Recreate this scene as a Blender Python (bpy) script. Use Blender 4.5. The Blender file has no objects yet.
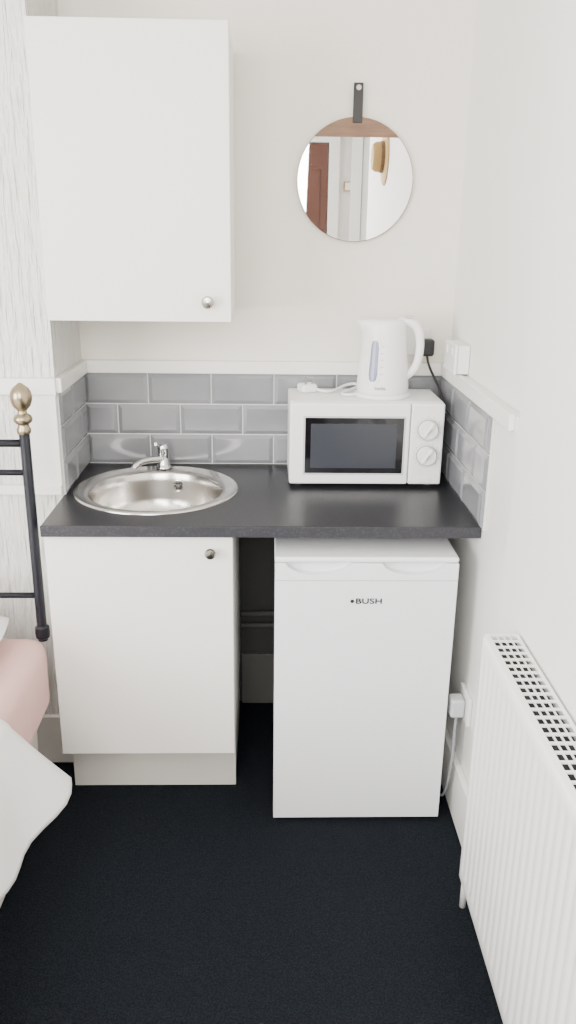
import bpy, bmesh, math, random
from mathutils import Vector, Matrix
random.seed(4)
scn=bpy.context.scene
COL=scn.collection

# ------------------------------------------------------------ materials
def mat(name,color,rough=.5,metal=0.,spec=.5,bump=None,var=None,coat=0.,trans=0.):
    m=bpy.data.materials.new(name);m.use_nodes=True
    nt=m.node_tree;b=nt.nodes['Principled BSDF']
    b.inputs['Base Color'].default_value=(*color,1)
    b.inputs['Roughness'].default_value=rough
    b.inputs['Metallic'].default_value=metal
    b.inputs['Specular IOR Level'].default_value=spec
    b.inputs['Coat Weight'].default_value=coat
    tc=nt.nodes.new('ShaderNodeTexCoord')
    if var:   # (scale, color2, lo, hi, stretch)
        mp=nt.nodes.new('ShaderNodeMapping');mp.inputs['Scale'].default_value=var[4] if len(var)>4 else (1,1,1)
        nt.links.new(tc.outputs['Object'],mp.inputs[0])
        n=nt.nodes.new('ShaderNodeTexNoise');n.inputs['Scale'].default_value=var[0];n.inputs['Detail'].default_value=3
        nt.links.new(mp.outputs[0],n.inputs['Vector'])
        r=nt.nodes.new('ShaderNodeValToRGB')
        r.color_ramp.elements[0].position=var[2];r.color_ramp.elements[0].color=(*color,1)
        r.color_ramp.elements[1].position=var[3];r.color_ramp.elements[1].color=(*var[1],1)
        nt.links.new(n.outputs['Fac'],r.inputs[0]);nt.links.new(r.outputs[0],b.inputs['Base Color'])
    if bump:  # (scale,strength,distance,stretch)
        mp=nt.nodes.new('ShaderNodeMapping');mp.inputs['Scale'].default_value=bump[3] if len(bump)>3 else (1,1,1)
        nt.links.new(tc.outputs['Object'],mp.inputs[0])
        n=nt.nodes.new('ShaderNodeTexNoise');n.inputs['Scale'].default_value=bump[0];n.inputs['Detail'].default_value=4
        nt.links.new(mp.outputs[0],n.inputs['Vector'])
        bp=nt.nodes.new('ShaderNodeBump');bp.inputs['Strength'].default_value=bump[1];bp.inputs['Distance'].default_value=bump[2]
        nt.links.new(n.outputs['Fac'],bp.inputs['Height']);nt.links.new(bp.outputs[0],b.inputs['Normal'])
    return m
M_wall=mat('wall_paint',(.80,.765,.695),.75,bump=(35,.12,.004))
M_wallR=mat('wall_paint_cool',(.83,.81,.77),.75,bump=(25,.15,.004))
M_plaster=mat('bare_plaster_shaded',(.06,.06,.06),.9,bump=(25,.4,.006))  # grey plaster, darkened so its colour carries the shade below the worktop
M_paper=mat('textured_wallpaper',(.81,.80,.765),.7,bump=(9,1.,.028,(9,9,1.0)))
M_trim=mat('gloss_trim',(.84,.825,.79),.35,bump=(20,.08,.002))
M_shadetrim=mat('shaded_trim',(.13,.127,.12),.6)  # gap baseboard, shade beside the fridge put into its colour
M_ceil=mat('ceiling_paint',(.85,.84,.82),.8)
M_carpet=mat('carpet_pile',(.005,.0065,.009),.97,spec=.06,bump=(420,.6,.004),var=(260,(.018,.0215,.027),.35,.75))
M_cab=mat('cabinet_laminate',(.83,.81,.77),.45,bump=(60,.05,.001))
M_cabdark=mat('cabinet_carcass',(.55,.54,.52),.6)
M_plinth=mat('plinth_laminate',(.62,.60,.55),.5)
M_top=mat('worktop_laminate',(.009,.009,.012),.36,spec=.38,var=(200,(.036,.036,.042),.50,.68),bump=(300,.1,.0005))
M_topedge=mat('worktop_edge',(.020,.020,.026),.5,var=(200,(.045,.045,.054),.5,.7))
M_tile=mat('tile_glaze',(.205,.212,.228),.15,coat=.35,var=(3,(.25,.258,.275),.4,.6))
M_grout=mat('grout',(.70,.69,.67),.8)
M_white=mat('white_plastic',(.84,.84,.83),.33)
M_fridge=mat('fridge_enamel',(.79,.81,.83),.32,bump=(90,.03,.001))
M_grey=mat('grey_plastic',(.30,.31,.33),.5)
M_gauge=mat('gauge_window',(.24,.25,.36),.2)
M_lgrey=mat('light_grey_plastic',(.50,.51,.53),.4)
M_black=mat('black_plastic',(.012,.012,.014),.4)
M_glass=mat('black_oven_glass',(.006,.006,.008),.06,spec=.6)
M_inner=mat('oven_mesh',(.032,.036,.046),.25)
M_steel=mat('brushed_steel',(.62,.60,.57),.22,metal=1.,bump=(60,.05,.001,(1,8,1)))
M_chrome=mat('chrome',(.66,.66,.67),.08,metal=1.)
M_nickel=mat('satin_nickel',(.42,.40,.36),.25,metal=1.)
M_mirror=mat('mirror_silver',(.88,.89,.89),.01,metal=1.)
M_copper=mat('walnut_veneer',(.15,.078,.042),.5,var=(14,(.22,.12,.065),.35,.7,(1,1,9)))
M_leather=mat('black_leather',(.02,.018,.017),.55)
M_iron=mat('black_bed_metal',(.010,.011,.017),.3)
M_brass=mat('antique_brass',(.34,.28,.19),.3,metal=1.)
M_rad=mat('radiator_enamel',(.86,.86,.84),.35)
M_dark=mat('dark_gap',(.01,.01,.01),.9)
M_pink=mat('pink_sheet',(.70,.44,.41),.85,bump=(7,.5,.02))
M_cream=mat('divan_fabric',(.62,.56,.49),.9,bump=(12,.4,.01))
M_duvet=mat('white_cotton',(.82,.81,.80),.85,bump=(9,.4,.012))
M_door=mat('brown_door',(.10,.032,.018),.35)
M_tan=mat('woven_straw',(.42,.27,.09),.7,bump=(80,.5,.003))
M_pipe=mat('shaded_pipe',(.12,.118,.115),.6)  # whitish pipes darkened in colour to look shaded in the gap
M_socket=mat('socket_white',(.80,.80,.78),.3)
M_win=mat('window_frame_white',(.85,.85,.84),.4)

# ------------------------------------------------------------ helpers
def newobj(name,me,m=None,smooth=False,ang=None):
    o=bpy.data.objects.new(name,me);COL.objects.link(o)
    if m: me.materials.append(m)
    if smooth:
        for p in me.polygons:p.use_smooth=True
    return o
def bevel(o,w,seg=3):
    if w>0:
        b=o.modifiers.new('bev','BEVEL');b.width=w;b.segments=seg;b.limit_method='ANGLE';b.angle_limit=.6
        b.harden_normals=True
        for p in o.data.polygons:p.use_smooth=True
    return o
def box(name,lo,hi,m,bev=0.,seg=3):
    c=[(a+b)/2 for a,b in zip(lo,hi)];s=[abs(b-a) for a,b in zip(lo,hi)]
    me=bpy.data.meshes.new(name);bm=bmesh.new();bmesh.ops.create_cube(bm,size=1)
    bmesh.ops.scale(bm,vec=s,verts=bm.verts);bm.to_mesh(me);bm.free()
    o=newobj(name,me,m);o.location=c
    return bevel(o,bev,seg)
def frompts(name,vs,fs,m,smooth=False):
    me=bpy.data.meshes.new(name);me.from_pydata(vs,[],fs);me.update()
    bm=bmesh.new();bm.from_mesh(me);bmesh.ops.recalc_face_normals(bm,faces=bm.faces);bm.to_mesh(me);bm.free()
    return newobj(name,me,m,smooth)
def rings(name,rs,m,n=64,smooth=True,cap0=False,cap1=False):
    vs=[];fs=[]
    for (cx,cy,z,rx,ry) in rs:
        for i in range(n):
            a=2*math.pi*i/n;vs.append((cx+rx*math.cos(a),cy+ry*math.sin(a),z))
    for k in range(len(rs)-1):
        for i in range(n):
            j=(i+1)%n;fs.append((k*n+i,k*n+j,(k+1)*n+j,(k+1)*n+i))
    if cap0:fs.append(tuple(range(n)))
    if cap1:fs.append(tuple(range((len(rs)-1)*n,len(rs)*n)))
    return frompts(name,vs,fs,m,smooth)
def lathe(name,prof,m,loc=(0,0,0),axis='Z',n=40,caps=True):
    o=rings(name,[(0,0,z,r,r) for r,z in prof],m,n,True,caps,caps)
    me=o.data
    if axis=='Y': me.transform(Matrix.Rotation(math.pi/2,4,'X'))    # +z -> -y
    if axis=='X': me.transform(Matrix.Rotation(-math.pi/2,4,'Y'))   # +z -> -x
    o.location=loc
    e=o.modifiers.new('es','EDGE_SPLIT');e.split_angle=.7
    return o
def tube(name,pts,r,m,cyc=False,res=6,radii=None,kind='POLY'):
    cu=bpy.data.curves.new(name,'CURVE');cu.dimensions='3D';cu.bevel_depth=r;cu.bevel_resolution=res;cu.use_fill_caps=True
    sp=cu.splines.new('POLY' if kind=='POLY' else 'NURBS');sp.points.add(len(pts)-1)
    for i,p in enumerate(pts):
        sp.points[i].co=(*p,1)
        if radii:sp.points[i].radius=radii[i]
    if kind!='POLY': sp.order_u=4;sp.use_endpoint_u=True;cu.resolution_u=12
    sp.use_cyclic_u=cyc
    o=bpy.data.objects.new(name+'_c',cu);COL.objects.link(o)
    dg=bpy.context.evaluated_depsgraph_get();me=bpy.data.meshes.new_from_object(o.evaluated_get(dg))
    bpy.data.objects.remove(o);me.name=name
    me.materials.clear()
    return newobj(name,me,m,True)
def cyl(name,p0,p1,r,m,n=24,bev=0):
    p0=Vector(p0);p1=Vector(p1);d=p1-p0
    me=bpy.data.meshes.new(name);bm=bmesh.new()
    bmesh.ops.create_cone(bm,cap_ends=True,segments=n,radius1=r,radius2=r,depth=d.length)
    bm.to_mesh(me);bm.free();me.transform(d.to_track_quat('Z','Y').to_matrix().to_4x4())
    o=newobj(name,me,m);o.location=(p0+p1)/2
    for p in me.polygons:p.use_smooth=len(p.vertices)==4
    if bev:bevel(o,bev,2)
    return o
def text(name,s,size,loc,rot,m,ext=.0004,spacing=1.):
    cu=bpy.data.curves.new(name,'FONT');cu.body=s;cu.size=size;cu.extrude=ext;cu.align_x='CENTER';cu.align_y='CENTER';cu.offset=size*.02;cu.space_character=spacing
    o=bpy.data.objects.new(name+'_c',cu);COL.objects.link(o)
    dg=bpy.context.evaluated_depsgraph_get();me=bpy.data.meshes.new_from_object(o.evaluated_get(dg))
    bpy.data.objects.remove(o);me.materials.clear()
    t=newobj(name,me,m);t.location=loc;t.rotation_euler=rot
    return t
def group(name,parts,loc):
    e=bpy.data.objects.new(name,None);COL.objects.link(e);e.location=loc;e.empty_display_size=.05
    inv=Matrix.Translation(-Vector(loc))
    for p in parts:
        p.parent=e;p.matrix_parent_inverse=inv
    return e
def boolean(o,cutters):
    for c in cutters:
        md=o.modifiers.new('b','BOOLEAN');md.operation='DIFFERENCE';md.object=c;md.solver='EXACT'
    dg=bpy.context.evaluated_depsgraph_get();me=bpy.data.meshes.new_from_object(o.evaluated_get(dg))
    o.modifiers.clear();o.data=me
    for c in cutters: bpy.data.objects.remove(c)
    return o

# ------------------------------------------------------------ key dimensions
XL,XR=-.583,.583; XB=.566            # alcove left, right wall, tile backing board
XN=.564                              # nearer (stepped-in) part of right wall
YB=-.35                              # chimney breast face
ZC=.895; ZT=1.193; ZB=1.233          # worktop, tile top, batten top
CE=2.55
RX0=-2.4; RX1=1.75; RY=-4.35; RYR=-2.35

# ------------------------------------------------------------ room
box('floor',(RX0-.1,RY-.1,-.06),(RX1+.1,.1,0),M_carpet)
box('ceiling',(RX0-.1,RY-.1,CE),(RX1+.1,.1,CE+.08),M_ceil)
box('wall_back',(XL-.02,0,.86),(XR+.12,.1,CE),M_wall)
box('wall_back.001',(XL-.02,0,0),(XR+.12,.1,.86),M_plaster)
box('wall_alcove',(RX0,YB,0),(XL,.1,CE),M_paper)
box('wall_right',(XR,-.83,0),(XR+.12,0,CE),M_wallR)
box('wall_right.001',(XN,RYR,0),(XR+.12,-.83,CE),M_wallR,.004)
box('wall_hall',(XR+.12,RYR,0),(RX1,RYR+.1,CE),M_wallR)
box('wall_far_right',(RX1,RY,0),(RX1+.1,RYR+.1,CE),M_wallR)
wy0,wy1,wz0,wz1=-3.5,-1.7,.85,2.3
def wall_with_hole_x(name,x0,x1,y0,y1,hy0,hy1,hz0,hz1,m):
    ps=[box('p1',(x0,y0,0),(x1,hy0,CE),m),box('p2',(x0,hy1,0),(x1,y1,CE),m),box('p3',(x0,hy0,0),(x1,hy1,hz0),m),box('p4',(x0,hy0,hz1),(x1,hy1,CE),m)]
    bm=bmesh.new()
    for p in ps:
        me=p.data.copy();me.transform(Matrix.Translation(p.location));bm.from_mesh(me);bpy.data.objects.remove(p)
    me=bpy.data.meshes.new(name);bm.to_mesh(me);bm.free();return newobj(name,me,m)
wall_with_hole_x('wall_left',RX0-.1,RX0,RY,YB,wy0,wy1,wz0,wz1,M_wallR)
w=[]
for (a,b) in ((wy0,wy0+.06),(wy1-.06,wy1),((wy0+wy1)/2-.03,(wy0+wy1)/2+.03)): w.append(box('frame',(RX0-.08,a,wz0),(RX0-.03,b,wz1),M_win,.004))
for (a,b) in ((wz0,wz0+.06),(wz1-.06,wz1),(1.75,1.80)): w.append(box('rail',(RX0-.078,wy0,a),(RX0-.032,wy1,b),M_win,.004))
w.append(box('sill',(RX0-.09,wy0-.04,wz0-.03),(RX0+.10,wy1+.04,wz0),M_win,.006))
group('window_1',w,(RX0,(wy0+wy1)/2,1.5))
box('wall_rear',(RX0,RY-.1,0),(RX1,RY,CE),M_wallR)

def panel_door(name,x0,x1,h,m,fm):
    y=RY
    ps=[box('leaf',(x0,y,.01),(x1,y+.04,h),m,.003)]
    W=x1-x0
    for zz0,zz1 in ((.2,.9),(1.05,h-.18)):
        for k in (0,1):
            a=x0+.1+k*(W-.08)/2;b=a+(W-.28)/2+.02
            ps.append(box('panel',(a,y+.038,zz0),(b,y+.05,zz1),m,.008))
    ps.append(box('architrave_l',(x0-.09,y,0),(x0-.005,y+.06,h+.09),fm,.006))
    ps.append(box('architrave_r',(x1+.005,y,0),(x1+.09,y+.06,h+.09),fm,.006))
    ps.append(box('architrave_t',(x0-.09,y,h+.005),(x1+.09,y+.058,h+.09),fm,.006))
    ps.append(lathe('knob',[(.012,0),(.012,.03),(.027,.04),(.03,.055),(.02,.07),(.001,.072)],M_brass,(x1-.07,y+.04,1.0),'Y'))
    ps[-1].rotation_euler=(0,0,math.pi)
    return group(name,ps,((x0+x1)/2,y,h/2))
panel_door('door_1',-.38,.47,2.27,M_door,M_trim)
panel_door('door_2',.74,1.46,2.32,M_trim,M_trim)
group('wall_picture',[box('frame',(.60,RY,1.93),(.66,RY+.02,2.00),M_tan,.003),box('print',(.608,RY+.018,1.938),(.652,RY+.023,1.992),M_trim)],(.63,RY,1.96))
group('straw_hat',[lathe('brim',[(.125,0),(.128,.005),(.120,.010),(.07,.012),(.066,.05),(.055,.065),(.001,.068)],M_tan,(XN,-1.66,1.965),'X'),
    lathe('band',[(.0715,.012),(.0705,.028),(.0665,.029)],M_copper,(XN,-1.66,1.965),'X',caps=False)],(XN,-1.66,1.965))

# baseboards
box('baseboard_back',(-.085,-.018,0),(XB,0,.20),M_shadetrim,.004)
box('baseboard_alcove',(-1.9,YB-.018,0),(XL-.002,YB,.17),M_trim,.004)
box('baseboard_right',(XB-.018,-.829,0),(XB,-.02,.17),M_trim,.004)
box('baseboard_right.001',(XN-.018,RYR,0),(XN,-.831,.17),M_trim,.004)
box('trim_1',(XB,-.829,0),(XR,0,ZB-.001),M_trim,.002)
box('trim_2',(XL,-.020,ZT),(XB,0,ZB),M_trim,.003)
box('trim_3',(XL,YB-.012,ZT),(XL+.020,-.02,ZB),M_trim,.003)
box('trim_4',(XB-.014,-.80,ZT+.002),(XB,-.02,ZB+.002),M_trim,.003)
box('trim_5',(-1.9,YB-.022,ZT-.005),(XL+.006,YB,ZB),M_trim,.003)
box('trim_6',(-.665,YB-.014,.925),(XL+.002,YB,ZT-.005),M_trim,.003)
box('trim_7',(-1.9,YB-.020,.90),(XL,YB,.928),M_trim,.003)

# ------------------------------------------------------------ tiles
def tiles(name,org,uax,nax,L,rows,m):
    org=Vector(org);u=Vector(uax);n=Vector(nax);z=Vector((0,0,1));vs=[];fs=[]
    TW,TH,G=.200,.0985,.0035
    for r in range(rows):
        z0=r*TH+G/2;z1=(r+1)*TH-G/2
        s=-.1 if (r%2==1) else 0.
        while s<L:
            a=max(s,0)+G/2;b=min(s+TW,L)-G/2
            s+=TW
            if b-a<.012: continue
            i=len(vs);ins=min(.012,(b-a)/3)
            for (d,e) in ((0,0),(.004,0),(.0095,ins)):
                for (uu,zz) in ((a+e,z0+e),(b-e,z0+e),(b-e,z1-e),(a+e,z1-e)):
                    vs.append(org+u*uu+z*zz+n*d)
            for k in (0,4):
                for q in range(4):
                    w2=(q+1)%4;fs.append((i+k+q,i+k+w2,i+k+4+w2,i+k+4+q))
            fs.append((i+8,i+9,i+10,i+11));fs.append((i,i+1,i+2,i+3))
    return frompts(name,vs,fs,m)
rows=3
tp=[tiles('back_tiles',(XL+.006,-.004,ZC+.002),(1,0,0),(0,-1,0),XB-XL-.010,rows,M_tile),
    tiles('left_tiles',(XL+.004,-.012,ZC+.002),(0,-1,0),(1,0,0),abs(YB)-.014,rows,M_tile),
    tiles('right_tiles',(XB-.004,-.012,ZC+.002),(0,-1,0),(-1,0,0),.625,rows,M_tile),
    box('grout_back',(XL,-.006,ZC+.001),(XB,-.0005,ZT),M_grout),
    box('grout_left',(XL+.0005,YB+.002,ZC+.001),(XL+.006,-.006,ZT),M_grout),
    box('grout_right',(XB-.006,-.642,ZC+.001),(XB-.0005,-.006,ZT),M_grout)]
group('tile_splashback',tp,(0,0,1.04))

# ------------------------------------------------------------ worktop, sink, tap
top=box('worktop_slab',(XL+.002,-.610,ZC-.030),(XB-.002,-.002,ZC),M_top,.0)
c=cyl('cut',(-.324,-.292,ZC-.1),(-.324,-.292,ZC+.1),.218,M_top,64)
boolean(top,[c])
edge=box('worktop_edge_band',(XL-.001,-.6135,ZC-.031),(XB-.002,-.6095,ZC-.0005),M_topedge,.0015)
group('kitchen_worktop',[top,edge],(0,-.3,ZC))

sx=-.324
S=[(.241,.0005,-.285),(.2405,.003,-.285),(.236,.006,-.285),(.228,.0065,-.286),(.215,.004,-.290),(.203,.0035,-.296),(.197,.001,-.300),(.193,-.006,-.300),
   (.190,-.03,-.300),(.186,-.08,-.300),(.178,-.112,-.300),(.160,-.130,-.300),(.13,-.137,-.300),(.05,-.142,-.300),(.034,-.143,-.300),(.032,-.148,-.300),(.001,-.149,-.300)]
bowl=rings('bowl',[(sx,cy,ZC+z,r,r) for r,z,cy in S],M_steel,96)
drain=lathe('drain',[(.030,0),(.031,.003),(.024,.004),(.022,.001),(.001,.001)],M_chrome,(sx,-.300,ZC-.147))
ox=sx+.045
ofl=[lathe('overflow_ring',[(.019,0),(.019,.003),(.015,.004),(.001,.004)],M_chrome,(ox,-.119,ZC-.040),'Y')]
for k in range(6):
    a=k*math.pi/3;ofl.append(cyl('overflow_hole',(ox+.009*math.cos(a),-.1225,ZC-.040+.009*math.sin(a)),(ox+.009*math.cos(a),-.1245,ZC-.040+.009*math.sin(a)),.0036,M_black,12))
group('sink_basin',[bowl,drain]+ofl,(sx,-.3,ZC))
tx,ty,tz=-.328,-.072,ZC+.006
tap=[lathe('base',[(.025,0),(.025,.004),(.021,.009),(.0185,.013),(.0175,.052),(.0185,.064),(.0175,.071),(.014,.078),(.001,.080)],M_chrome,(tx,ty,tz)),
     tube('spout',[(tx,ty,tz+.026),(tx-.03,ty-.020,tz+.033),(tx-.060,ty-.045,tz+.034),(tx-.080,ty-.062,tz+.028),(tx-.086,ty-.068,tz+.016)],.011,M_chrome,kind='NURBS',radii=[1.25,1.15,1.,.95,.95]),
     tube('lever',[(tx,ty,tz+.073),(tx-.006,ty-.020,tz+.084),(tx-.016,ty-.055,tz+.090)],.0055,M_chrome,kind='NURBS',radii=[1.5,1.2,.9])]
group('mixer_tap',tap,(tx,ty,tz))

# ------------------------------------------------------------ base cabinet
cx0,cx1=-.582,-.088
def knob(loc,r=.015):
    return lathe('knob',[(.006,0),(.006,.010),(r*.75,.014),(r,.020),(r,.025),(r*.8,.029),(.001,.031)],M_nickel,loc,'Y')
bc=[box('side_left',(cx0+.002,-.572,.18),(cx0+.018,-.02,.862),M_cab),
    box('side_right',(cx1-.018,-.572,.18),(cx1-.002,-.02,.862),M_cab),
    box('bottom',(cx0+.018,-.572,.181),(cx1-.018,-.02,.199),M_cab),
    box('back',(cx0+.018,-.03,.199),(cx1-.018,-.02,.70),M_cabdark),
    box('front_rail',(cx0+.018,-.572,.82),(cx1-.018,-.555,.862),M_cab),
    box('door',(cx0,-.592,.190),(cx1,-.574,.858),M_cab,.0025),
    box('plinth',(cx0-.001,-.482,.0),(cx1-.002,-.466,.179),M_plinth,.001),
    box('plinth_return',(cx1-.018,-.466,.0),(cx1-.004,-.03,.179),M_plinth,.001),
    box('leg',(cx0+.01,-.12,.0),(cx0+.05,-.08,.18),M_black,.001),
    knob((-.146,-.592,.818))]
group('base_cabinet',bc,(-.33,-.3,.45))

# wall cabinet
ux0,ux1,uz0,uz1=-.5828,-.095,1.389,2.101
wc=[box('carcass',(ux0+.001,-.350,uz0+.002),(ux1-.002,-.001,uz1-.002),M_cab,.001),
    box('door',(ux0,-.374,uz0),(ux1,-.353,uz1),M_cab,.0025),
    knob((-.156,-.374,1.442),.016)]
group('wall_cabinet',wc,(-.34,-.16,1.75))

# ------------------------------------------------------------ fridge
fx0,fx1=.024,.504;fy=-.650;fb=-.10;FT=.818
door=box('door',(fx0,fy,.012),(fx1,fy+.055,FT-.012),M_fridge,.0)
cut=[]
for a,b in ((fx0+.028,fx0+.200),(fx1-.200,fx1-.028)):
    c=box('cut',(a,fy-.03,.757),(b,fy+.030,.85),M_fridge,.0)
    bm=bmesh.new();n=40
    vv=[]
    for yy in (fy-.03,fy+.026):
        vv.append([bm.verts.new(((a+b)/2+(b-a)/2*math.cos(t*2*math.pi/n),yy,FT-.008+.036*math.sin(t*2*math.pi/n))) for t in range(n)])
    for i in range(n):
        j=(i+1)%n;bm.faces.new((vv[0][i],vv[0][j],vv[1][j],vv[1][i]))
    bm.faces.new(vv[0]);bm.faces.new(vv[1]);bmesh.ops.recalc_face_normals(bm,faces=bm.faces)
    nm=bpy.data.meshes.new('cut');bm.to_mesh(nm);bm.free();c.data=nm;c.location=(0,0,0);cut.append(c)
boolean(door,cut);bevel(door,.005,3)
fr=[box('cabinet_body',(fx0+.004,fy+.058,.03),(fx1-.004,fb,FT-.012),M_fridge,.004),door,
    box('top_cap',(fx0-.001,fy+.004,FT-.011),(fx1+.001,fb,FT+.004),M_fridge,.006,4),
    box('door_seam',(fx0+.006,fy+.052,.04),(fx1-.006,fy+.062,FT-.014),M_grey),
    box('trim_line',(fx0+.001,fy-.0008,.758),(fx1-.001,fy+.001,.7605),M_lgrey)]
for x in (fx0+.05,fx1-.05):
    for y in (fy+.09,fb-.05): fr.append(cyl('foot',(x,y,0),(x,y,.032),.016,M_grey))
lx=.262
fr.append(text('brand_letters','BUSH',.021,(lx+.010,fy-.0012,.700),(math.pi/2,0,0),M_black,.0005,1.05))
fr[-1].scale=(1.35,1,1)
fr.append(lathe('brand_emblem',[(.0055,0),(.0055,.001),(.0005,.0012)],M_black,(lx-.034,fy,.700),'Y',6))
group('mini_fridge',fr,(.264,-.4,.4))

# ------------------------------------------------------------ microwave
mx0,mx1,my,mb,mz0,mz1=.068,.522,-.268,-.03,.905,1.153
pxs=mx0+.355
mw=[box('casing',(mx0,my+.022,mz0),(mx1,mb,mz1),M_white,.006),
    box('door',(mx0,my,mz0+.002),(pxs-.001,my+.021,mz1-.001),M_white,.006),
    box('control_panel',(pxs+.001,my,mz0+.002),(mx1,my+.021,mz1-.001),M_white,.006),
    box('window_surround',(mx0+.045,my-.0012,mz0+.036),(mx0+.336,my+.004,mz1-.044),M_glass,.0015),
    box('window_mesh',(mx0+.062,my-.0018,mz0+.052),(mx0+.316,my+.001,mz1-.062),M_inner,.001),
    box('window_trim',(mx0+.040,my-.0006,mz0+.031),(mx0+.341,my+.003,mz1-.039),M_lgrey,.001)]
for zc_ in (mz1-.078,mz1-.156):
    xc=(pxs+mx1)/2+.002
    mw.append(lathe('dial_scale',[(.036,0),(.036,.0008),(.034,.001),(.0005,.001)],M_lgrey,(xc,my,zc_),'Y'))
    mw.append(lathe('dial_face',[(.0345,0),(.0345,.0012),(.0005,.0013)],M_white,(xc,my-.0002,zc_),'Y'))
    mw.append(lathe('dial_knob',[(.029,0),(.028,.012),(.026,.016),(.0005,.017)],M_white,(xc,my-.001,zc_),'Y'))
    mw.append(lathe('dial_ring',[(.0312,0),(.0312,.003),(.0005,.003)],M_grey,(xc,my-.001,zc_),'Y'))
    g=box('dial_grip',(-.004,-.010,-.024),(.004,.0,.024),M_white,.002);g.location=(xc,my-.018,zc_);g.rotation_euler=(0,.6,0);mw.append(g)
    g=box('dial_pointer',(-.0012,-.0008,.004),(.0012,.0,.022),M_grey);g.location=(xc,my-.028,zc_);g.rotation_euler=(0,.6,0);mw.append(g)
    for k in range(11):
        a=math.radians(-130+k*26);mw.append(box('tick',(xc+.0395*math.sin(a)-.001,my-.001,zc_+.0395*math.cos(a)-.001),(xc+.0395*math.sin(a)+.001,my+.001,zc_+.0395*math.cos(a)+.001),M_grey))
mw.append(box('door_button',(pxs+.03,my-.002,mz0+.010),(mx1-.03,my+.002,mz0+.026),M_white,.002))
for x in (mx0+.03,mx1-.03):
    for y in (my+.05,mb-.03): mw.append(cyl('foot',(x,y,ZC+.0005),(x,y,mz0+.002),.012,M_grey))
for k in range(8): mw.append(box('vent_slot',(mx1-.0004,mb-.05-k*.012,mz0+.15),(mx1+.0006,mb-.045-k*.012,mz0+.21),M_grey))
group('microwave_oven',mw,(.29,-.15,mz0))

# ------------------------------------------------------------ kettle
kx,ky,kz=.350,-.150,mz1
n=48;vs=[];fs=[]
prof=[(0.012,.074,0),(.016,.0775,0),(.035,.078,0),(.08,.0745,0),(.13,.069,0),(.17,.066,0),(.195,.0645,.008),(.210,.064,.018),(.222,.062,.024),(.228,.056,.018),(.231,.03,.0),(.232,.001,0)]
for z,r,sp in prof:
    for i in range(n):
        a=2*math.pi*i/n
        rr=r
        d=math.cos(a-math.radians(188));rr+=sp*max(0,d)**10
        vs.append((rr*math.cos(a),rr*.93*math.sin(a),z))
for k in range(len(prof)-1):
    for i in range(n):
        j=(i+1)%n;fs.append((k*n+i,k*n+j,(k+1)*n+j,(k+1)*n+i))
fs.append(tuple(range(n)));fs.append(tuple(range((len(prof)-1)*n,len(prof)*n)))
kb=frompts('jug_body',vs,fs,M_white,True);kb.location=(kx,ky,kz)
kt=[kb,lathe('power_base',[(.083,0),(.085,.004),(.082,.012),(.06,.016),(.001,.016)],M_white,(kx,ky,kz+.0005)),
    box('lid_hinge',(kx+.03,ky-.022,kz+.218),(kx+.070,ky+.022,kz+.233),M_white,.006),
    tube('handle',[(kx+.040,ky-.01,kz+.220),(kx+.072,ky-.016,kz+.226),(kx+.096,ky-.020,kz+.208),(kx+.104,ky-.022,kz+.165),(kx+.103,ky-.022,kz+.12),(kx+.092,ky-.018,kz+.075),(kx+.060,ky-.012,kz+.060)],.0120,M_white,kind='NURBS',radii=[1.1,1.1,1.1,1,1,1,1.1]),
    box('lid_button',(kx+.055,ky-.026,kz+.231),(kx+.078,ky-.008,kz+.239),M_lgrey,.003)]
ga=math.radians(240)
def kp(a,z,off):
    for q in range(len(prof)-1):
        if prof[q][0]<=z<=prof[q+1][0]:
            t=(z-prof[q][0])/(prof[q+1][0]-prof[q][0]);r=prof[q][1]*(1-t)+prof[q+1][1]*t
    return (kx+(r+off)*math.cos(a),ky+(r+off)*.93*math.sin(a),kz+z)
def patch(name,a0,zs,hw,off,m):
    gv=[];gf=[];K=8
    for i,z in enumerate(zs):
        e=.45 if i in(0,len(zs)-1) else (.85 if i in (1,len(zs)-2) else 1)
        for k in range(K+1):
            t=k/K*2-1;gv.append(kp(a0+t*hw*e,z,off*(1-abs(t)**4)+.0003))
    for i in range(len(zs)-1):
        for k in range(K): gf.append((i*(K+1)+k,i*(K+1)+k+1,(i+1)*(K+1)+k+1,(i+1)*(K+1)+k))
    return frompts(name,gv,gf,m,True)
kt.append(patch('gauge_frame',ga,[.043,.048,.06,.10,.14,.165,.177,.182],.29,.002,M_white))
kt.append(patch('water_gauge',ga,[.053,.059,.073,.10,.125,.15,.165,.171],.21,.004,M_gauge))
for k in range(5):
    p=kp(ga+.34,.075+k*.02,.0008);kt.append(box('gauge_mark',[p[0]-.0045,p[1]-.0008,p[2]-.0006],[p[0]+.0045,p[1]+.0012,p[2]+.0006],M_grey))
kt.append(text('label','kettle',.014,kp(math.radians(258),.034,.0015),(math.pi/2,0,math.radians(-10)),M_grey,.0002))
group('electric_kettle',kt,(kx,ky,kz))

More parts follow.
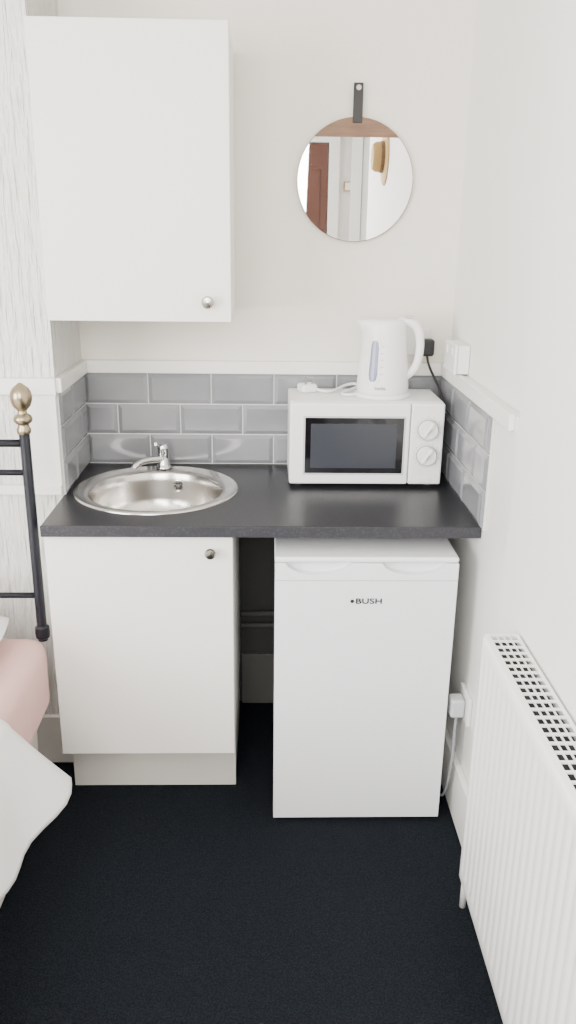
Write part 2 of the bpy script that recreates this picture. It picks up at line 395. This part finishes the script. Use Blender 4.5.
pl=[];px_,py_=.125,-.10
pb=box('plug_body',(-.025,-.025,0),(.025,.025,.026),M_white,.008);pb.location=(px_,py_,mz1+.0005);pb.rotation_euler=(0,0,.4);pl.append(pb)
pb.data.transform(Matrix.Translation((0,0,.013)))
for dx,dy in ((-.011,-.012),(.011,-.012),(0,.012)):
    v=Matrix.Rotation(.4,3,'Z')@Vector((dx,dy,0));pl.append(box('pin',(px_+v.x-.003,py_+v.y-.002,mz1+.024),(px_+v.x+.003,py_+v.y+.002,mz1+.046),M_nickel,.0005))
pl.append(tube('flex',[(px_+.02,py_+.0,mz1+.014),(px_+.045,py_-.03,mz1+.006),(px_+.08,py_-.02,mz1+.005),(px_+.11,py_+.05,mz1+.010),(px_+.15,py_+.07,mz1+.018),(px_+.175,py_+.05,mz1+.012),(px_+.13,py_+.01,mz1+.005),(px_+.09,py_-.05,mz1+.005),(px_+.12,py_-.08,mz1+.005),(kx-.075,ky-.01,mz1+.006)],.0042,M_white,kind='NURBS'))
group('kettle_power_lead',pl,(px_,py_,mz1))

def socket_y(name,x,z):
    return group(name,[box('plate',(x-.043,-.012,z-.043),(x+.043,0,z+.043),M_socket,.004)],(x,0,z))
socket_y('wall_socket',.470,1.300)
bp=[box('plug_body',(.480,-.052,1.258),(.522,-.0125,1.310),M_black,.008),
    tube('flex',[(.501,-.035,1.268),(.503,-.045,1.235),(.520,-.075,1.20),(.541,-.11,1.155),(.545,-.15,1.10),(.540,-.17,1.06),(.535,-.15,1.03),(.535,-.08,1.01),(.530,-.024,1.0)],.0038,M_black,kind='NURBS')]
group('microwave_power_lead',bp,(.495,-.03,1.28))
sb=[box('pattress_box',(XR-.036,-.265,ZB+.004),(XR-.001,-.125,ZB+.086),M_socket,.004),box('faceplate',(XR-.046,-.268,ZB+.002),(XR-.036,-.122,ZB+.088),M_socket,.004)]
for y in (-.23,-.16): sb.append(box('switch',(XR-.0485,y-.008,ZB+.055),(XR-.045,y+.008,ZB+.078),M_socket,.001))
group('surface_socket',sb,(XR-.02,-.195,ZB+.05))
lz=.375;ly=-.63
group('wall_socket.001',[box('plate',(XB-.012,ly-.05,lz-.043),(XB,ly+.05,lz+.043),M_socket,.004)],(XB,ly,lz))
lp=[box('plug_body',(XB-.052,ly-.026,lz-.03),(XB-.0125,ly+.020,lz+.026),M_lgrey,.008),
    tube('flex',[(XB-.030,ly-.005,lz-.025),(XB-.034,ly-.01,lz-.07),(XB-.030,ly-.01,lz-.15),(XB-.036,ly+.0,lz-.25),(XB-.034,ly+.03,.06),(XB-.04,ly+.06,.010),(XB-.045,ly+.15,.006),(XB-.04,ly+.3,.006)],.0038,M_grey,kind='NURBS')]
group('fridge_power_lead',lp,(XB-.03,ly,lz))

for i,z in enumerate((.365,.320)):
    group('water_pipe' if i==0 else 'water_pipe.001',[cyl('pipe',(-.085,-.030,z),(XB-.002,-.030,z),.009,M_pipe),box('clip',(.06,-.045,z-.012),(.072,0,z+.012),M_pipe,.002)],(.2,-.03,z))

# ------------------------------------------------------------ mirror
mcx,mcz,mr=.259,1.766,.170
chord=mcz+.118
def disc_seg(name,cond_top,y0,y1,r,m):
    N=96
    a0=math.asin((chord-mcz)/r)
    if cond_top: an=[a0+(math.pi-2*a0)*i/N for i in range(N+1)]
    else: an=[math.pi-a0+(math.pi+2*a0)*i/N for i in range(N+1)]
    v=[];f=[]
    for y in (y0,y1):
        for a in an:v.append((mcx+r*math.cos(a),y,mcz+r*math.sin(a)))
    n=len(an)
    f.append(tuple(range(n)));f.append(tuple(range(n,2*n)))
    for i in range(n):
        j=(i+1)%n;f.append((i,j,n+j,n+i))
    return frompts(name,v,f,m)
mi=[disc_seg('mirror_glass',False,-.014,-.010,mr,M_mirror),disc_seg('wood_segment',True,-.016,-.010,mr,M_copper),
    lathe('backing_board',[(mr-.001,0),(mr-.001,.0085),(.001,.0086)],M_copper,(mcx,-.001,mcz),'Y',96),
    box('strap',(mcx-.014,-.021,mcz+mr-.015),(mcx+.014,-.0165,mcz+mr+.090),M_leather,.002),
    lathe('strap_peg',[(.008,0),(.008,.006),(.006,.008),(.001,.008)],M_nickel,(mcx,-.021,mcz+mr+.076),'Y'),
    cyl('peg_stem',(mcx,-.021,mcz+mr+.076),(mcx,0,mcz+mr+.076),.004,M_nickel)]
rim=tube('rim',[(mcx+mr*math.cos(2*math.pi*i/120),-.012,mcz+mr*math.sin(2*math.pi*i/120)) for i in range(120)],.0018,M_copper,cyc=True,res=3);mi.append(rim)
group('round_mirror',mi,(mcx,0,mcz))

# ------------------------------------------------------------ radiator
rx0,rx1=.480,.558;ry1,ry0=-1.005,-2.15;rz0,rz1=.12,.785
def rad_panel(name,xf,sgn):
    P=.0345;vs=[];prof=[]
    y=ry1-.012
    prof.append((ry1,0));
    while y-P>ry0+.012:
        for t,d in ((0,0),(.12,.0005),(.26,.0035),(.40,.0035),(.54,.0005)): prof.append((y-t*P*1.0,d))
        y-=P
    prof.append((ry0,0))
    zl=[(rz0,.6,0),(rz0+.006,0,0),(rz0+.03,0,0),(rz0+.045,0,1),(rz1-.045,0,1),(rz1-.030,0,0),(rz1-.006,0,0),(rz1,.6,0)]
    for z,e,k in zl:
        for yy,d in prof: vs.append((xf+sgn*(d*k+.006*e),yy,z))
    n=len(prof);fs=[(a*n+i,a*n+i+1,(a+1)*n+i+1,(a+1)*n+i) for a in range(len(zl)-1) for i in range(n-1)]
    o=frompts(name,vs,fs,M_rad,True);s=o.modifiers.new('s','SOLIDIFY');s.thickness=.003;s.offset=0
    return o
ra=[rad_panel('front_panel',rx0,1),box('back_panel',(rx1-.006,ry0,rz0),(rx1,ry1,rz1),M_rad,.002),
    box('end_panel',(rx0+.003,ry1-.004,rz0+.01),(rx1,ry1+.004,rz1-.002),M_rad,.003),
    box('end_panel_near',(rx0+.003,ry0-.004,rz0+.01),(rx1,ry0+.004,rz1-.002),M_rad,.003),
    box('dark_infill',(rx0+.012,ry0+.01,rz0+.03),(rx1-.008,ry1-.008,rz1-.014),M_dark)]  # near-black box, paints the darkness inside the grille slots
gz0,gz1=rz1-.005,rz1+.001
for a,b in ((rx0+.002,rx0+.014),(rx1-.007,rx1)): ra.append(box('grille_rail',(a,ry0,gz0),(b,ry1,gz1),M_rad,.001))
for x in (rx0+.0285,rx0+.0425,rx0+.0565): ra.append(box('grille_rib',(x-.0009,ry0,gz0),(x+.0009,ry1,gz1-.001),M_rad))
y=ry1
bm=bmesh.new()
while y>ry0:
    r_=bmesh.ops.create_cube(bm,size=1);bmesh.ops.scale(bm,vec=(rx1-rx0-.008,.0036,gz1-gz0-.001),verts=r_['verts']);bmesh.ops.translate(bm,vec=((rx0+rx1)/2,y-.002,(gz0+gz1)/2),verts=r_['verts']);y-=.027
me=bpy.data.meshes.new('grille_bars');bm.to_mesh(me);bm.free();ra.append(newobj('grille_bars',me,M_rad))
vx,vy=.503,ry1+.03
ra+= [cyl('valve_tail',(vx,ry1-.01,rz0+.035),(vx,vy+.012,rz0+.035),.010,M_rad),cyl('valve_body',(vx,vy,rz0-.01),(vx,vy,rz0+.06),.013,M_rad,bev=.003),
      cyl('pipe_tail',(vx,vy,0),(vx,vy,rz0),.0075,M_rad),
      box('wall_bracket',(rx1,-1.2,.3),(XN,-1.17,.7),M_rad),box('wall_bracket',(rx1,-1.95,.3),(XN,-1.92,.7),M_rad)]
group('panel_radiator',ra,((rx0+rx1)/2,-1.5,.45))

# ------------------------------------------------------------ bed
bx,by=-.617,-.56
post=[lathe('post',[(.0135,.54),(.0135,1.135)],M_iron,(bx,by,0)),
      lathe('post_collar',[(.015,1.125),(.018,1.130),(.018,1.138),(.0145,1.143),(.0145,1.150),(.022,1.156),(.024,1.164),(.021,1.172),(.012,1.178),(.011,1.186)],M_brass,(bx,by,0)),
      lathe('finial_ball',[(.011,1.184),(.014,1.188),(.022,1.197),(.0265,1.210),(.0275,1.220),(.0255,1.232),(.020,1.242),(.010,1.250),(.006,1.254),(.001,1.256)],M_brass,(bx,by,0)),
      lathe('foot_joint',[(.014,.545),(.019,.550),(.020,.565),(.019,.58),(.014,.585)],M_iron,(bx,by,0))]
bl=-1.95
for z,r in ((1.100,.010),(1.022,.008),(.675,.008)): post.append(cyl('rail',(bx,by,z),(bl,by,z),r,M_iron))
for k in range(1,9):
    x=bx-.135*(k+1)
    if x>bl+.03: post.append(cyl('spindle',(x,by,.675),(x,by,1.022),.005,M_iron))
post.append(cyl('post_far',(bl,by,.0),(bl,by,1.15),.0135,M_iron))
for x in (-.80,-1.75): post.append(box('mounting_strut',(x-.015,by-.004,.10),(x+.015,by+.004,.675),M_iron,.001))
def softbox(name,lo,hi,m,bev,amp=.006,seed=0):
    o=box(name,lo,hi,m);me=o.data
    bm=bmesh.new();bm.from_mesh(me)
    bmesh.ops.bevel(bm,geom=list(bm.edges),offset=bev,segments=5,affect='EDGES',profile=.5)
    bmesh.ops.subdivide_edges(bm,edges=[e for e in bm.edges if e.calc_length()>.15],cuts=14,use_grid_fill=True)
    from mathutils import noise
    for v in bm.verts:
        nz=noise.noise_vector((v.co+Vector((seed,seed,seed)))*6);v.co+=Vector((nz.x,nz.y,nz.z))*amp
    bm.to_mesh(me);bm.free()
    for p in me.polygons:p.use_smooth=True
    return o
mat_x=-.598
bed=[softbox('divan_base',(bl,-2.45,.03),(-.645,-.585,.36),M_cream,.02,.006,1),
     softbox('mattress',(bl,-2.46,.345),(mat_x,-.578,.568),M_pink,.045,.012,2)]
for x in (bl+.1,-.72):
    for y in (-2.3,-.7): bed.append(cyl('castor',(x,y,0),(x,y,.04),.02,M_black))
def pillow(name,c,sx,sy,sz,m):
    vs=[];fs=[];N=24
    for s in (1,-1):
        for i in range(N+1):
            for j in range(N+1):
                u=i/N*2-1;v=j/N*2-1
                h=(max(0,(1-abs(u)**2.6))*max(0,(1-abs(v)**2.6)))**.5
                vs.append((c[0]+u*sx*(1-.05*v*v),c[1]+v*sy*(1-.05*u*u),c[2]+s*sz*h))
    q=(N+1)**2
    for b in (0,q):
        for i in range(N):
            for j in range(N):
                a=b+i*(N+1)+j;fs.append((a,a+1,a+N+2,a+N+1))
    return frompts(name,vs,fs,m,True)
bed.append(pillow('pillow',(-1.03,-.78,.63),.36,.18,.072,M_duvet))
NU,NV=60,70;vs=[];fs=[]
from mathutils import noise
def lerp(a,b,t): return a+(b-a)*t
for i in range(NU+1):
    v=i/NU
    y=lerp(-1.06,-2.38,v)
    fl=math.exp(-(v/.13)**2)
    for j in range(NV+1):
        u=j/NV
        if u<.6:
            x=lerp(-1.9,-.625,u/.6);z=.605;yy=y
        else:
            t=(u-.6)/.4
            ang=min(t/.25,1)*math.pi/2
            x=-.625+.045*math.sin(ang);z=.605-.045*(1-math.cos(ang))
            if t>.25:
                s=(t-.25)/.75;x+=s*(.020+.085*fl);z-=s*(.225+.015*math.sin(yy*9))
            yy=y+t*.14*fl
        k=max(0,(u-.6)/.4)
        w=noise.noise(Vector((x*3,yy*5,z*4)))*.012+(.003+.009*k)*math.sin(yy*26+z*7)
        vs.append((x+(w if u>.6 else 0),yy,z+(w if u<=.6 else 0)))
for i in range(NU):
    for j in range(NV):
        a=i*(NV+1)+j;fs.append((a,a+1,a+NV+2,a+NV+1))
dv=frompts('duvet',vs,fs,M_duvet,True)
s=dv.modifiers.new('s','SOLIDIFY');s.thickness=.012;s.offset=0
bed.append(dv)
group('metal_frame_bed',post+bed,(-1.25,-1.5,.3))

# ------------------------------------------------------------ added pendant, out of view, houses the fill bulb
cl=[lathe('ceiling_rose',[(.05,0),(.05,-.015),(.02,-.03),(.001,-.03)],M_white,(-.7,-2.5,CE)),cyl('cord',(-.7,-2.5,CE-.2),(-.7,-2.5,CE),.003,M_white),
    lathe('shade',[(.03,0),(.10,-.05),(.14,-.13),(.137,-.13),(.097,-.052),(.03,-.004)],M_white,(-.7,-2.5,CE-.18),caps=False)]
group('added_pendant',cl,(-.7,-2.5,CE-.1))

# ------------------------------------------------------------ lights
def area(name,loc,target,sx,sy,e,col=(1,1,1)):
    l=bpy.data.lights.new(name,'AREA');l.shape='RECTANGLE';l.size=sx;l.size_y=sy;l.energy=e;l.color=col
    o=bpy.data.objects.new(name,l);COL.objects.link(o);o.location=loc
    o.rotation_euler=(Vector(target)-Vector(loc)).to_track_quat('-Z','Y').to_euler();return o
area('window_daylight',(RX0+.02,(wy0+wy1)/2,1.58),(0,-1.6,1.0),1.7,1.35,150,(1.,.99,.97))
area('rear_fill',(-.4,RY+.35,1.9),(.0,0,1.0),1.4,1.2,92,(1,.985,.95))  # added fill panel behind the camera, no window at this wall
pl_=bpy.data.lights.new('pendant_fill','POINT');pl_.energy=30;pl_.shadow_soft_size=.15;pl_.color=(1,.95,.88)  # added soft fill light, placed in the unseen pendant
o=bpy.data.objects.new('pendant_fill',pl_);COL.objects.link(o);o.location=(-.7,-2.5,2.1)
W=bpy.data.worlds.new('sky');scn.world=W;W.use_nodes=True
bg=W.node_tree.nodes['Background'];bg.inputs[0].default_value=(.85,.92,1,1);bg.inputs[1].default_value=1.5

# ------------------------------------------------------------ camera
D=2.631;H=1.62;yaw=.028;pitch=.327;roll=.013
fw=Vector((math.sin(yaw)*math.cos(pitch),math.cos(yaw)*math.cos(pitch),-math.sin(pitch)))
r=Vector((math.cos(yaw),-math.sin(yaw),0));u=r.cross(fw)
c,s_=math.cos(roll),math.sin(roll)
R=r*c+u*s_;U=u*c-r*s_
cd=bpy.data.cameras.new('camera');cam=bpy.data.objects.new('camera',cd);COL.objects.link(cam)
mw_=Matrix((( R.x,U.x,-fw.x,0),(R.y,U.y,-fw.y,-D),(R.z,U.z,-fw.z,H),(0,0,0,1)))
cam.matrix_world=mw_
cd.sensor_fit='VERTICAL';cd.sensor_height=24;cd.lens=825.2/1024*24;cd.clip_start=.02
scn.camera=cam
